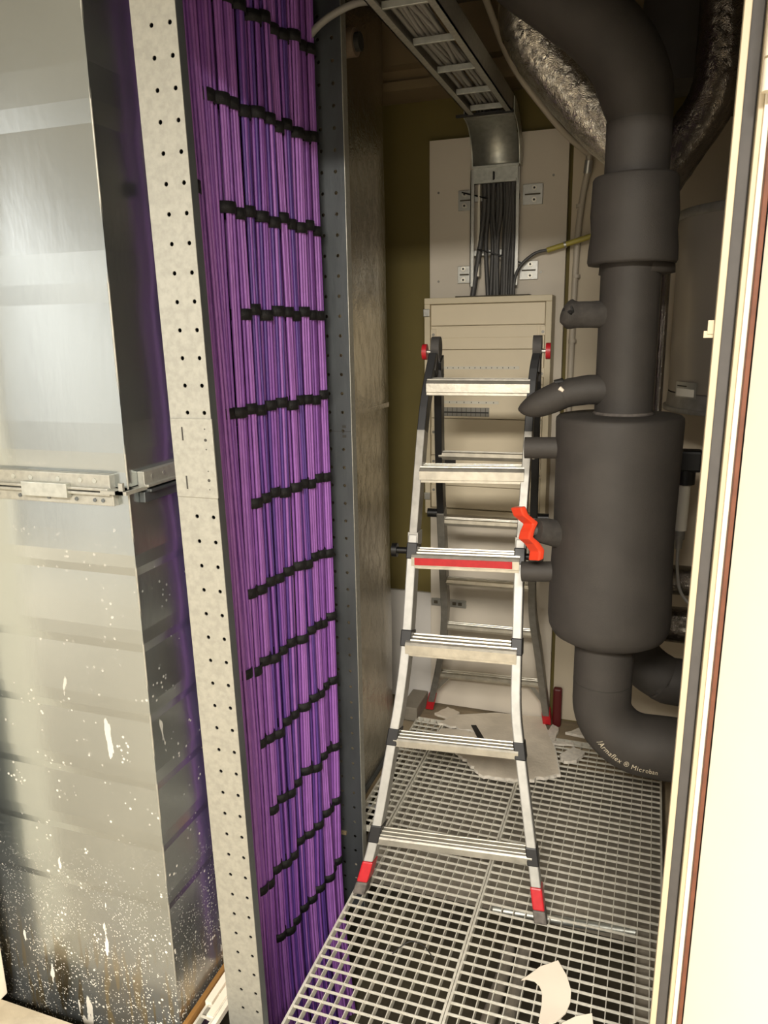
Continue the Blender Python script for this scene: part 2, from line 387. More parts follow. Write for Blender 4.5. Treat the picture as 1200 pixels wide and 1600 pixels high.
# ================================================================== CABLE LADDER RAILS
def web(x0, x1, y, z0, z1, cols, pitch, zoff, r=0.0042, th=0.002, sgn=1):
    """plate in the XZ plane with real round holes"""
    b = MB(); n = 8
    xs = [x0] + [0.5 * (cols[i] + cols[i + 1]) for i in range(len(cols) - 1)] + [x1]
    k0 = 0; z = zoff
    while z - pitch / 2 > z0 + pitch * 0.2: z -= pitch
    zz = z0
    zc = zoff - math.floor((zoff - z0 - pitch / 2) / pitch) * pitch
    rows = []
    while zc + pitch / 2 <= z1: rows.append(zc); zc += pitch
    def quad(a, c, e, g): b.add([(a, y, e), (c, y, e), (c, y, g), (a, y, g)], [(0, 1, 2, 3)])
    quad(x0, x1, z0, rows[0] - pitch / 2); quad(x0, x1, rows[-1] + pitch / 2, z1)
    for zc in rows:
        for ci, cx in enumerate(cols):
            a, c = xs[ci], xs[ci + 1]; e, g = zc - pitch / 2, zc + pitch / 2
            outer = [(c, zc), (c, g), (cx, g), (a, g), (a, zc), (a, e), (cx, e), (c, e)]
            inner = [(cx + r * math.cos(math.pi * k / 4), zc + r * math.sin(math.pi * k / 4)) for k in range(8)]
            b.add([(p[0], y, p[1]) for p in outer] + [(p[0], y, p[1]) for p in inner],
                  [(k, (k + 1) % 8, 8 + (k + 1) % 8, 8 + k) for k in range(8)])
    return b
cl = empty('cable_ladder_riser', 'perforated steel riser rails framing the purple cable bundles', 'cable ladder')
Y1, XA, XB = 1.252, -0.892, -0.802
r1 = web(XA, XB, Y1, -0.30, 2.64, (-0.852, -0.815), 0.0508, 1.6575)
o = r1.build('near_rail', 'galv_rail', cl); o['label'] = 'pale perforated steel rail nearest the duct'
sm = o.modifiers.new('solid', 'SOLIDIFY'); sm.thickness = 0.002; sm.offset = -1
MB().box(XB - 0.002, XB, Y1, Y1 + 0.022, -0.30, 2.64).build('rail_flange', 'galv_dark', cl)  # flanges galvanised like the rail; darker colour paints in their shade
MB().box(XA, XA + 0.002, Y1, Y1 + 0.035, -0.30, 2.64).build('rail_flange', 'galv_dark', cl)
MB().box(XA, XB - 0.002, Y1 + 0.02, Y1 + 0.0215, -0.3, 2.64).build('rail_back', 'corr_dark', cl)
# splice plate with slots
spx0, spx1, sz0, sz1 = -0.890, -0.7985, 1.29, 1.443
b = MB(); b.box(spx0, spx1, Y1 - 0.006, Y1 - 0.002, sz0, sz1)
sp_ = b.build('splice_plate', 'galv_rail', cl, bevel=0.0006)
for z in (1.415, 1.32):
    MB().box(-0.8665, -0.8635, Y1 - 0.0066, Y1 - 0.005, z - 0.014, z + 0.012).build('slot', 'corr_dark', sp_)
for z, rr in ((1.424, .0012), (1.403, .003), (1.385, .0012), (1.343, .0012), (1.325, .003), (1.307, .0012)):
    MB().tube([(-0.815, Y1 - 0.0066, z), (-0.815, Y1 - 0.005, z)], rr, 8).build('bolt_hole', 'corr_dark', sp_)
# the near rail stands slightly out of plumb: its foot leans towards the grating
for o in list(cl.children) + list(sp_.children):
    for v in o.data.vertices: v.co.x += 0.0195 * (2.146 - v.co.z) + 0.002
Y2, XC, XD = 2.03, -0.905, -0.813
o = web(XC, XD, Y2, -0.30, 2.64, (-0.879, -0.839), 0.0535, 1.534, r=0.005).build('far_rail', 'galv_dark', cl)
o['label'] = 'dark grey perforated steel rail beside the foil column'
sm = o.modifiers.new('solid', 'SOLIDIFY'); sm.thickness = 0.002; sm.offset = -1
MB().box(XD - 0.001, XD + 0.002, Y2 - 0.003, Y2 + 0.03, -0.3, 2.64).build('rail_flange', 'galv_rail', cl, bevel=0.002)  # paler than its rail to paint in the light the lip catches
MB().box(XC, XD, Y2 - 0.0022, Y2 - 0.001, 1.318, 1.3195).build('rail_joint', 'corr_dark', cl)
for z in (1.333, 1.305): MB().box(-0.841, -0.83, Y2 - 0.0025, Y2 - 0.001, z - .004, z + .004).build('slot', 'corr_dark', cl)
for z in (2.5, 1.9, 1.4, 0.7, 0.1):
    MB().box(-0.958, -0.946, Y1 + 0.2, Y2, z - 0.02, z + 0.02).build('rung', 'galv', cl)

# ================================================================== PURPLE CABLES
random.seed(11)
NB = 12
ordn = ['first', 'second', 'third', 'fourth', 'fifth', 'sixth', 'seventh', 'eighth', 'ninth', 'tenth', 'eleventh', 'twelfth']
bundles = []
for i in range(NB):
    t = i / (NB - 1)
    y = 1.475 + 0.49 * t
    x = -0.925 + 0.045 * t + random.uniform(-0.004, 0.004)
    bundles.append((x, y))
RB = 0.0185
cab_n = 0
def zlist():
    return [2.64 - k * (2.64 + 0.02) / 26 for k in range(27)]
GR = 'purple data cables of the riser'
def bundle_off(i, z):
    # gentle sideways drift of a whole bundle, pinched at the straps
    return 0.004 * math.sin(2.1 * z + i * 1.7), 0.007 * math.sin(1.3 * z + i * 0.9) + (0.010 * max(0, 0.35 - z) / 0.35 * math.sin(i * 2.2))
for i, (bx, by) in enumerate(bundles):
    ncab = 8
    for k in range(ncab):
        a = math.radians(-100 + 200 * k / (ncab - 1)) ; a += math.radians(-28)   # bias towards the doorway
        ph = random.uniform(0, 6.28); pts = []; jit = random.uniform(-0.0015, 0.0015)
        tw = random.uniform(-0.12, 0.12)
        for z in zlist():
            dx, dy = bundle_off(i, z)
            aa = a + tw * math.sin(1.8 * z + ph)
            rr = RB + jit + 0.0012 * math.sin(4 * z + ph)
            pts.append((bx + dx + rr * math.cos(aa), by + dy + rr * math.sin(aa), z))
        # below the grating the cables swing under the floor
        x0, y0, _ = pts[-1]
        for j in range(1, 8):
            t = j / 7
            pts.append((x0 + 0.05 * t * t, y0 - 0.04 * t * t, -0.02 - 0.58 * t))
        r = 0.0043
        mt = random.choices(['purple', 'purple2', 'purple3'], [5, 3.4, 2.4])[0]
        o = MB().tube(pts, r, 6, caps=False).build('purple_cable', mt)
        tag(o, 'purple data cable in the %s strapped bundle from the pale rail' % ordn[i], 'cable', GR)
        cab_n += 1
# a second layer fills the gaps
for k in range(34):
    y = 1.42 + 0.56 * k / 33; x = -0.934 + 0.04 * (y - 1.45) / 0.5
    ph = random.uniform(0, 6.28)
    pts = [(x + 0.003 * math.sin(2 * z + ph), y + 0.006 * math.sin(1.3 * z + ph), z) for z in zlist()]
    x0, y0, _ = pts[-1]
    pts += [(x0 + 0.04 * (j / 6) ** 2, y0, -0.02 - 0.58 * j / 6) for j in range(1, 7)]
    o = MB().tube(pts, 0.0044, 6, caps=False).build('purple_cable', 'purple3' if k % 3 else 'purple2')
    tag(o, 'thin purple data cable in the layer behind the strapped bundles', 'cable', GR)
# a few loose cables run slanting past the pale rail
for k in range(9):
    ph = random.uniform(0, 6.28)
    pts = []
    for z in zlist():
        y = 1.40 + 0.012 * k + 0.05 * max(0, min(1, (2.2 - z) / 1.6)); x = -0.905 + 0.002 * (k % 3) + 0.003 * math.sin(2 * z + ph)
        pts.append((x, y, z))
    x0, y0, _ = pts[-1]
    pts += [(x0 + 0.04 * (j / 6) ** 2, y0, -0.02 - 0.58 * j / 6) for j in range(1, 7)]
    o = MB().tube(pts, 0.0043, 6, caps=False).build('purple_cable', 'purple' if k % 2 else 'purple2')
    tag(o, 'unstrapped purple data cable at the edge beside the pale rail', 'cable', GR)
# velcro straps, one row each, a loop around every bundle
rows = [2.287, 2.081, 1.863, 1.645, 1.422, 1.202, 0.982, 0.779, 0.569, 0.359, 0.161, -0.06]
starts = [3, 1, 2, 3, 1, 3, 2, 1, 2, 3, 1, 3]
for rI, (zr, st) in enumerate(zip(rows, starts)):
    e = empty('velcro_strap', 'row of black straps across the purple cables, %s from the top' % ordn[rI], 'cable strap', 'black straps across the purple cables')
    for i, (bx, by) in enumerate(bundles):
        if i < st: continue
        dx, dy = bundle_off(i, zr)
        z = zr + 0.007 * math.sin(i * 2.3 + rI * 1.9) + random.uniform(-0.004, 0.004)
        cx, cy = bx + dx, by + dy; R2 = RB + 0.0068; hgt = 0.0125
        b = MB(); n = 12; vs = []
        for k in range(n + 1):
            a = math.radians(-138 + 232 * k / n)
            for zz, rr in ((z - hgt, R2), (z + hgt, R2)): vs.append((cx + rr * math.cos(a), cy + rr * math.sin(a), zz))
        b.add(vs, [(2 * k, 2 * k + 2, 2 * k + 3, 2 * k + 1) for k in range(n)], True)
        o = b.build('strap_loop', 'velcro', e)
        s = o.modifiers.new('solid', 'SOLIDIFY'); s.thickness = 0.0018; s.offset = 1

e = empty('velcro_strap', 'single short black strap on the loose cables beside the pale rail', 'cable strap', 'black straps across the purple cables')
b = MB(); vs = []
for k in range(11):
    a = math.radians(-150 + 240 * k / 10)
    for zz in (1.878, 1.903): vs.append((-0.907 + 0.012 * math.cos(a), 1.425 + 0.034 * math.sin(a), zz))
b.add(vs, [(2 * k, 2 * k + 2, 2 * k + 3, 2 * k + 1) for k in range(10)], True)
o = b.build('strap_loop', 'velcro', e); sm = o.modifiers.new('solid', 'SOLIDIFY'); sm.thickness = 0.002; sm.offset = 1

# ================================================================== FOIL COLUMN
b = MB(); zs = [-0.02 + 2.66 * k / 40 for k in range(41)]; vs = []
for k, z in enumerate(zs):
    o1 = 0.004 * math.sin(5 * z) + 0.003 * math.sin(13 * z + 1) + (0.008 if abs(z - 1.36) < 0.05 else 0)
    ring = [(-1.3, 2.06, z), (-0.897, 2.06, z), (-0.895 + o1 * .5, 2.2, z), (-0.894 + o1 * 0.8, 2.35, z), (-0.895 + o1 * .6, 2.5, z), (-0.899, 2.60 + o1, z), (-0.907, 2.612 + o1, z), (-1.3, 2.612, z)]
    vs += ring
n = 8
fs = [(i * n + k, i * n + (k + 1) % n, (i + 1) * n + (k + 1) % n, (i + 1) * n + k) for i in range(40) for k in range(n)]
b.add(vs, fs, True)
fc = empty('foil_column', 'tall square column wrapped in crinkled dull foil insulation', 'column')
b.build('foil_wrap', 'foil_col', fc)
MB().box(-0.897, -0.8885, 2.06, 2.585, 1.335, 1.352).build('tape_joint', 'foil_col', fc, bevel=0.002)
MB().box(-0.905, -0.88, 2.06, 2.56, -0.02, 0.004).build('base_strip', 'galv_dark', fc)
MB().box(-0.895, -0.868, 2.02, 2.54, -0.015, -0.004).build('base_strip', 'beam', fc)
# sleeved pipe stub poking out of the foil near the ceiling
t = empty('pipe_stub', 'short brown pipe stub poking from the foil column near the ceiling', 'pipe')
MB().tube([(-0.93, 2.22, 2.385), (-0.845, 2.22, 2.385)], 0.036, 20).build('sleeve', 'sleeve', t)
MB().tube([(-0.846, 2.22, 2.385), (-0.83, 2.22, 2.385)], 0.024, 16).build('pipe_end', 'corr_dark', t)
tag(MB().tube(bez([(-0.93, 1.93, 2.20), (-0.87, 1.97, 2.33), (-0.78, 1.99, 2.385), (-0.70, 2.0, 2.388), (-0.60, 2.05, 2.36)], 8), 0.009, 10).build('grey_cable', 'cable_grey'),
    'thick grey cable arching from the purple riser to the overhead tray', 'cable')

# ================================================================== GRATING FLOOR
PX, PY, TH = 0.0328, 0.0322, 0.0022
def grating(label, x0, x1, y0, y1, xs_off):
    e = empty('steel_grating', label, 'floor grating', 'steel floor gratings')
    for a, c in ((x0, x0 + 0.006), (x1 - 0.006, x1)):
        MB().box(a, c, y0, y1, -0.022, 0.0005).build('edge_bar', 'grate', e)
    for a, c in ((y0, y0 + 0.004), (y1 - 0.004, y1)):
        MB().box(x0, x1, a, c, -0.022, 0).build('edge_bar', 'grate', e)
    n = int(round((x1 - x0) / PX)); px = (x1 - x0) / n
    first = None
    for i in range(1, n):
        x = x0 + i * px
        if first is None:
            first = MB().box(-TH / 2, TH / 2, y0, y1, -0.022, -0.0008).build('bearing_bar', 'grate', e, at=(x, 0, 0))
        else: copy_to(first, e, (x, 0, 0))
    m_ = int(round((y1 - y0) / PY)); py = (y1 - y0) / m_; first = None
    for j in range(1, m_):
        y = y0 + j * py
        if first is None:
            first = MB().box(x0, x1, -TH * .7, TH * .7, -0.0065, 0.0).build('cross_bar', 'grate', e, at=(0, y, 0))
        else: copy_to(first, e, (0, y, 0))
    return e
grating('galvanised steel floor grating on the side of the purple cables', -0.745, -0.3851, 1.17, 2.825, 0)
grating('galvanised steel floor grating on the side of the black pipes', -0.3833, 0.113, 1.17, 2.825, 0)
grating('small piece of grating tucked beside the pale perforated rail', -0.945, -0.905, 1.17, 1.40, 0)
# narrow grating strip that fills the gap by the column
grating('narrow grating strip between the foil column and the ladder', -0.865, -0.749, 2.07, 2.825, 0)

# things in the pit
tag(MB().tube([(-0.36, 1.93, -0.09), (0.12, 1.975, -0.09)], 0.012, 12).build('steel_conduit', 'galv'), 'shiny steel conduit crossing under the near right grating', 'conduit')
for k, (x, lab) in enumerate(((-0.335, 'nearer the seam'), (-0.285, 'further from the seam'))):
    t = MB().tube(bez([(x - 0.03, 1.17, -0.30), (x - 0.01, 1.5, -0.28), (x + 0.01, 1.9, -0.30), (x + 0.01, 2.02, -0.30)], 5), 0.021, 10)
    tag(t.build('lagged_pipe', 'slab'), 'dusty lagged pipe under the grating, ' + lab, 'pipe')
# offcuts beside the duct
tag(MB().box(-0.962, -0.951, 1.2, 1.62, -0.01, 0.012).build('wooden_batten', 'wood'), 'thin golden wooden batten along the foot of the duct', 'batten')
for k, (x0, x1, z) in enumerate(((-0.948, -0.930, 0.004), (-0.926, -0.908, 0.0), (-0.904, -0.893, -0.003))):
    tag(MB().box(x0, x1, 1.30 - 0.03 * k, 1.42, -0.012 + z, z + 0.004).build('board_offcut', 'paper'),
        ['cream board offcut next to the wooden batten', 'cream board offcut in the middle beside the duct', 'cream board offcut next to the pale rail'][k], 'offcut', 'cream offcuts beside the duct')

# ================================================================== STEP LADDER
lad = empty('step_ladder', 'aluminium folding ladder with red feet standing on the grating', 'ladder')
side = Vector((0.995, 0.09, 0)).normalized()
FL = [(-.645, 2.31, 1.52), (-.656, 2.242, 1.363), (-.654, 2.152, 1.103), (-.651, 2.095, .938), (-.645, 2.013, .698), (-.650, 1.959, .543), (-.660, 1.920, .433), (-.686, 1.828, .173), (-.718, 1.768, .012)]
FR = [(-.334, 2.335, 1.52), (-.340, 2.297, 1.439), (-.339, 2.210, 1.185), (-.337, 2.129, .950), (-.325, 2.044, .702), (-.316, 1.994, .557), (-.296, 1.956, .441), (-.240, 1.869, .173), (-.205, 1.815, .012)]
RL = [(-.640, 2.345, 1.512), (-.668, 2.459, 1.213), (-.686, 2.551, .969), (-.704, 2.655, .696), (-.717, 2.723, .515), (-.752, 2.797, .318), (-.830, 2.898, .02)]
RR = [(-.338, 2.363, 1.510), (-.350, 2.473, 1.221), (-.362, 2.562, .986), (-.375, 2.662, .722), (-.378, 2.729, .550), (-.362, 2.800, .367), (-.333, 2.918, .02)]
def cut(P, za, zb):
    """part of a polyline between heights za > zb"""
    P = [Vector(p) for p in P]; out = []
    def at(z):
        for a, b_ in zip(P, P[1:]):
            if a.z >= z >= b_.z: return a + (b_ - a) * ((a.z - z) / (a.z - b_.z))
        return P[0] if z > P[0].z else P[-1]
    out.append(at(za)); out += [p for p in P if za > p.z > zb]; out.append(at(zb)); return out
def smooth_path(P): return bez(P, 4)
FLs, FRs, RLs, RRs = map(smooth_path, (FL, FR, RL, RR))
for nm, P in (('front', FLs), ('front', FRs)):
    MB().strip(cut(P, 1.52, 1.06), 0.024, 0.058, side).build('upper_stile', 'lad_black', lad, bevel=0.002)
    MB().strip(cut(P, 1.30, 0.96), 0.0245, 0.0585, side).build('inner_stile', 'alu_dark', lad, bevel=0.002)
    MB().strip(cut(P, 1.0, 0.10), 0.027, 0.062, side).build('stile', 'alu_leg', lad, bevel=0.003)
    MB().strip(cut(P, 0.10, 0.045), 0.032, 0.066, side).build('foot', 'red_plastic', lad, bevel=0.004)
    MB().strip(cut(P, 0.045, 0.012), 0.034, 0.066, side).build('foot_pad', 'grey_rubber', lad, bevel=0.005)
for P in (RLs, RRs):
    MB().strip(cut(P, 1.512, 0.98), 0.024, 0.056, side).build('upper_stile', 'lad_black', lad, bevel=0.002)
    MB().strip(cut(P, 0.98, 0.07), 0.027, 0.06, side).build('stile', 'alu_dark', lad, bevel=0.003)
    MB().strip(cut(P, 0.075, 0.012), 0.034, 0.05, side).build('foot', 'red_plastic', lad, bevel=0.004)
# rungs: ribbed treads
def rung(a, b_, name='rung', mt='alu', dirn=-1, h=0.034, dp=0.055):
    a, b_ = Vector(a), Vector(b_); e = MB()
    ax = (b_ - a).normalized(); fwd = Vector((0.09, -1, 0)) * (1 if dirn < 0 else -1); fwd = (fwd - ax * fwd.dot(ax)).normalized(); up = Vector((0, 0, 1))
    # cross section: ribbed top sloping to a front lip
    prof = [(-.5, 0), (-.36, .10), (-.34, .02), (-.2, .02), (-.18, .10), (-.04, .10), (-.02, .02), (.12, .02), (.14, .10), (.28, .08), (.30, 0), (.42, -.06), (.5, -.2), (.5, -.75), (.44, -.8), (.44, -.95), (.3, -1.0), (-.3, -.8), (-.5, -.4)]
    n = len(prof); vs = [p + fwd * (u * dp) + up * (v * h) for p in (a, b_) for u, v in prof]
    e.add(vs, [tuple(range(n)), tuple(range(n, 2 * n))[::-1]] + [(k, (k + 1) % n, n + (k + 1) % n, n + k) for k in range(n)])
    return e.build(name, mt, lad)
FRU = [((-.650, 2.262, 1.452), (-.345, 2.290, 1.450)), ((-.648, 2.176, 1.200), (-.342, 2.205, 1.204)), ((-.648, 2.090, .958), (-.335, 2.118, .962)),
       ((-.643, 2.006, .716), (-.323, 2.034, .716)), ((-.655, 1.914, .448), (-.298, 1.946, .452)), ((-.686, 1.822, .180), (-.240, 1.862, .188))]
for k, (a, b_) in enumerate(FRU):
    rung(a, b_, h=0.046 if k < 4 else 0.028, dp=0.074 if k < 4 else 0.054)
a, b_ = FRU[2]
rd = MB().beam(Vector(a) + Vector((.014, -.0385, -.020)), Vector(b_) + Vector((-.016, -.0385, -.020)), 0.005, 0.021).build('red_rung_face', 'red_plastic', lad)
rd['label'] = 'red strip on the middle rung'
RRU = [((-.668, 2.462, 1.200), (-.352, 2.480, 1.200)), ((-.686, 2.560, .945), (-.364, 2.576, .945)), ((-.705, 2.655, .690), (-.375, 2.672, .690)),
       ((-.722, 2.740, .475), (-.372, 2.757, .475)), ((-.775, 2.836, .218), (-.355, 2.856, .224))]
for a, b_ in RRU: rung(a, b_, 'rear_rung', 'alu', 1, 0.03, 0.05)
# black sleeves where stiles lock, knobs, hinges
for P, s in ((FLs, -1), (FRs, 1)):
    for z in (0.955, 0.712, 0.440, 0.176):
        c = cut(P, z + 0.022, z - 0.024)
        MB().strip([c[0], c[-1]], 0.032, 0.068, side).build('lock_sleeve', 'lad_black', lad, bevel=0.003)
    c = cut(P, 0.955, 0.9)[0]
    MB().tube([c, c + side * (0.055 * s)], 0.010, 12).tube([c + side * (0.05 * s), c + side * (0.066 * s)], 0.021, 14).build('lock_knob', 'black_plastic', lad)
    t = cut(P, 1.0, 0.99)[0]
    MB().strip([t + Vector((0, .004, .012)), t + Vector((0, 0, -.03))], 0.03, 0.064, side).build('stile_collar', 'alu_leg', lad)
for P, s in ((RLs, -1), (RRs, 1)):
    c = cut(P, 0.965, 0.9)[0]
    MB().tube([c - side * (.0 * s), c + side * (0.05 * s)], 0.016, 12).build('lock_knob', 'black_plastic', lad)
    # diagonal brace of the rear foot
    c0 = cut(P, 0.10, 0.09)[0]; c1 = Vector(RRU[4][0] if s < 0 else RRU[4][1]) - side * (s * 0.045)
    MB().beam(c0, c1 - Vector((0, 0, .02)), 0.01, 0.016).build('brace', 'alu', lad)
for P, s in ((FLs, -1), (FRs, 1)):
    c0 = cut(P, 0.12, 0.11)[0]; c1 = Vector(FRU[5][0] if s < 0 else FRU[5][1]) - side * (s * 0.06)
    MB().tube(bez([c0, c0 + Vector((-s * 0.01, .012, .03)), c1 + Vector((0, .012, -.03))], 4), 0.006, 8).build('brace', 'alu', lad)
for P, Q, s in ((FLs, RLs, -1), (FRs, RRs, 1)):
    c = Vector((P[0].x, 2.335, 1.545))
    hb = MB()
    hb.tube([c - side * 0.013, c + side * 0.013], 0.034, 20)
    hb.strip([c, Vector(P[0]) + Vector((0, -.012, -0.05))], 0.022, 0.044, side)
    hb.strip([c, Vector(Q[0]) + Vector((0, .012, -0.06))], 0.022, 0.044, side)
    hb.build('hinge', 'gasket', lad, bevel=0.002)
    k = c + Vector((0, -.01, -0.012))
    MB().tube([k, k + side * (0.036 * s)], 0.006, 10).build('knob_pin', 'alu', lad)
    MB().tube([k + side * (0.026 * s), k + side * (0.040 * s)], 0.024, 16).build('red_knob', 'red_plastic', lad)

# ================================================================== ELECTRICAL PANEL
pn = empty('electrical_panel', 'beige electrical distribution cabinet on the back wall behind the ladder', 'electrical panel')
px0, px1, pz0, pz1, pf = -0.838, -0.362, 0.885, 1.715, 2.868
MB().box(px0, px1, pf + 0.012, 2.964, pz0, pz1).build('body', 'panel_frame', pn, bevel=0.004)
fr_ = 0.022
for nm_, (a, c, e_, g) in (('frame_rail', (px0, px1, pz1 - fr_, pz1)), ('frame_rail', (px0, px1, pz0, pz0 + fr_)), ('frame_stile', (px0, px0 + fr_, pz0 + fr_, pz1 - fr_)), ('frame_stile', (px1 - fr_, px1, pz0 + fr_, pz1 - fr_))):
    MB().box(a, c, pf - .006, pf + 0.0115, e_, g).build(nm_, 'panel_frame', pn, bevel=0.002)
divs = [pz1 - fr_ - 0.002, 1.613, 1.525, 1.395, 1.265, 1.12, 1.0, pz0 + fr_ + 0.002]
for za, zb in zip(divs, divs[1:]):
    MB().box(px0 + fr_ + 0.003, px1 - fr_ - 0.003, pf + 0.001, pf + 0.012, zb + 0.0012, za - 0.0012).build('cover_plate', 'panel', pn, bevel=0.0012)
MB().box(px0 + 0.055, px1 - 0.05, pf - 0.001, pf + 0.003, 1.568, 1.608).build('inset_plate', 'panel', pn, bevel=0.001)
for za, x1_ in ((1.452, -0.475), (1.322, -0.55)):
    st = MB().box(-0.79, x1_, pf - 0.0012, pf + 0.002, za, za + 0.011).build('number_strip', 'white_strip', pn)
    n = 14 if x1_ > -0.5 else 8
    for k in range(n):
        x = -0.77 + k * ((x1_ + 0.77 - .02) / (n - 1))
        MB().box(x, x + 0.003, pf - 0.0017, pf, za + 0.0035, za + 0.0075).build('mark', 'ink', st)
bw = MB().box(-0.79, -0.585, pf - 0.002, pf + 0.003, 1.262 + 0.012, 1.308).build('breaker_window', 'glasswin', pn)
MB().box(-0.79, -0.587, pf - 0.003, pf, 1.287, 1.2915).build('breaker_rail', 'ink', bw)
for k in range(11):
    x = -0.785 + 0.0185 * k
    MB().box(x, x + 0.0015, pf - 0.003, pf, 1.275, 1.307).build('breaker_edge', 'gap_dark', bw)
for (x, z) in ((px1 - .03, 1.59), (px1 - .03, 1.44), (px1 - .03, 1.32), (px1 - .03, 1.06), (px0 + .035, 1.585), (px0 + .035, 1.215), (px0 + .035, 1.10), (px0 + .035, 0.985)):
    tb = MB().box(x - 0.011, x + 0.011, pf - 0.004, pf + 0.004, z - 0.017, z + 0.017).build('screw_tab', 'panel', pn, bevel=0.002)
    MB().tube([(x, pf - 0.0055, z - .004), (x, pf - 0.003, z - .004)], 0.0055, 10).build('screw', 'alu_dark', tb)
for z in (1.662, 0.955):
    MB().box(px0 - 0.002, px0 + 0.022, pf - 0.014, pf - 0.004, z - 0.014, z + 0.014).build('latch', 'bracket', pn, bevel=0.002)
MB().box(-0.79, -0.715, pf - 0.001, pf + 0.003, 1.07, 1.115).build('black_label', 'ink', pn)
MB().box(-0.733, -0.721, pf - 0.002, pf, 1.076, 1.088).build('label_square', 'white_strip', pn)
MB().box(px0 + .11, px1 - .09, 2.9, 2.964, pz1, pz1 + 0.006).build('gland_plate', 'gap_dark', pn)
# perforated strap plate under the panel
t = empty('fixing_plate', 'slotted metal strap fixed to the white board below the panel', 'plate')
MB().tube([(-0.845, 2.958, .475), (-0.685, 2.958, .47)], 0.001, 6).box(-0.84, -0.69, 2.956, 2.964, .458, .49).build('plate', 'bracket', t, bevel=0.003)
for x in (-0.82, -0.79, -0.77, -0.74, -0.715): MB().box(x - .008, x + .008, 2.9545, 2.957, .468, .481).build('slot', 'gap_dark', t)

# ================================================================== OVERHEAD CABLE TRAY
tr = empty('cable_tray', 'overhead steel ladder tray bending down to the electrical panel', 'cable tray')
zt = 2.30
for x0, x1 in ((-0.648, -0.628), (-0.520, -0.500)):
    dx = -0.0
    MB().box(x0, x1, 1.3, 2.78, zt, zt + 0.004).box(x0 if x0 < -.6 else x1 - .003, x0 + .003 if x0 < -.6 else x1, 1.3, 2.78, zt, zt + 0.06).build('side_rail', 'galv_rail', tr)
y = 1.5
for y in (1.56, 1.82, 2.06, 2.29, 2.51, 2.70):
    MB().box(-0.63, -0.518, y, y + 0.008, zt + 0.002, zt + 0.018).box(-0.63, -0.518, y + .008, y + 0.022, zt + 0.014, zt + 0.018).build('rung', 'galv', tr, bevel=0.001)
b = MB(); n = 14; vs = []
cy, cz, rr = 2.765, 2.165, 0.135
for k in range(n + 1):
    a = math.radians(90 - 90 * k / n)
    for x in (-0.664, -0.500): vs.append((x, cy + rr * math.cos(a), cz + rr * math.sin(a)))
b.add(vs, [(2 * k, 2 * k + 2, 2 * k + 3, 2 * k + 1) for k in range(n)], True)
o = b.build('bend_cover', 'galv', tr); s = o.modifiers.new('solid', 'SOLIDIFY'); s.thickness = 0.0015
for x in (-0.667, -0.497):
    b = MB(); vs = []
    for k in range(n + 1):
        a = math.radians(90 - 90 * k / n)
        for r2 in (rr - 0.004, rr + 0.05): vs.append((x, cy + r2 * math.cos(a), cz + r2 * math.sin(a)))
    b.add(vs, [(2 * k, 2 * k + 2, 2 * k + 3, 2 * k + 1) for k in range(n)])
    o = b.build('bend_side', 'galv', tr); s = o.modifiers.new('solid', 'SOLIDIFY'); s.thickness = 0.003
MB().box(-0.69, -0.495, 2.745, 2.758, 2.297, 2.305).build('bend_edge', 'ink', tr)
lipm = MB().box(-0.662, -0.502, 2.9, 2.904, 2.108, 2.165).box(-0.658, -0.506, 2.888, 2.904, 2.108, 2.118).box(-0.666, -0.498, 2.893, 2.9, 2.16, 2.168).build('end_cover', 'galv', tr)
MB().box(-0.589, -0.584, 2.886, 2.8995, 2.116, 2.145).build('slot', 'ink', lipm)
for x in (-0.676, -0.512):
    MB().box(x, x + 0.014, 2.915, 2.919, 1.755, 2.16).box(x, x + .003, 2.915, 2.955, 1.755, 2.16).build('upright_rail', 'bracket', tr)
MB().box(-0.648, -0.640, 2.915, 2.95, 1.79, 2.11).build('upright_rail', 'white_strip', tr)
for z in (2.055, 1.865): MB().box(-0.67, -0.50, 2.93, 2.945, z, z + 0.018).build('rung', 'bracket', tr)
for (x0, x1, z0, z1) in ((-0.732, -0.675, 2.03, 2.10), (-0.492, -0.42, 2.035, 2.105), (-0.732, -0.68, 1.77, 1.832), (-0.497, -0.43, 1.775, 1.84)):
    br = MB().box(x0, x1, 2.955, 2.963, z0, z1).build('wall_bracket', 'bracket', tr, bevel=0.001)
    xm = (x0 + x1) / 2 + (0.006 if x0 > -.6 else -.004); zm = (z0 + z1) / 2
    MB().box(x0 + .008, x1 - .008, 2.9535, 2.956, zm - .0025, zm + .0025).build('slot', 'gap_dark', br)
    for dz in (-0.019, 0.021):
        MB().tube([(xm, 2.951, zm + dz), (xm, 2.956, zm + dz)], 0.009, 12).build('screw', 'alu', br)
        MB().tube([(xm, 2.9495, zm + dz), (xm, 2.952, zm + dz)], 0.004, 8).build('screw_socket', 'ink', br)
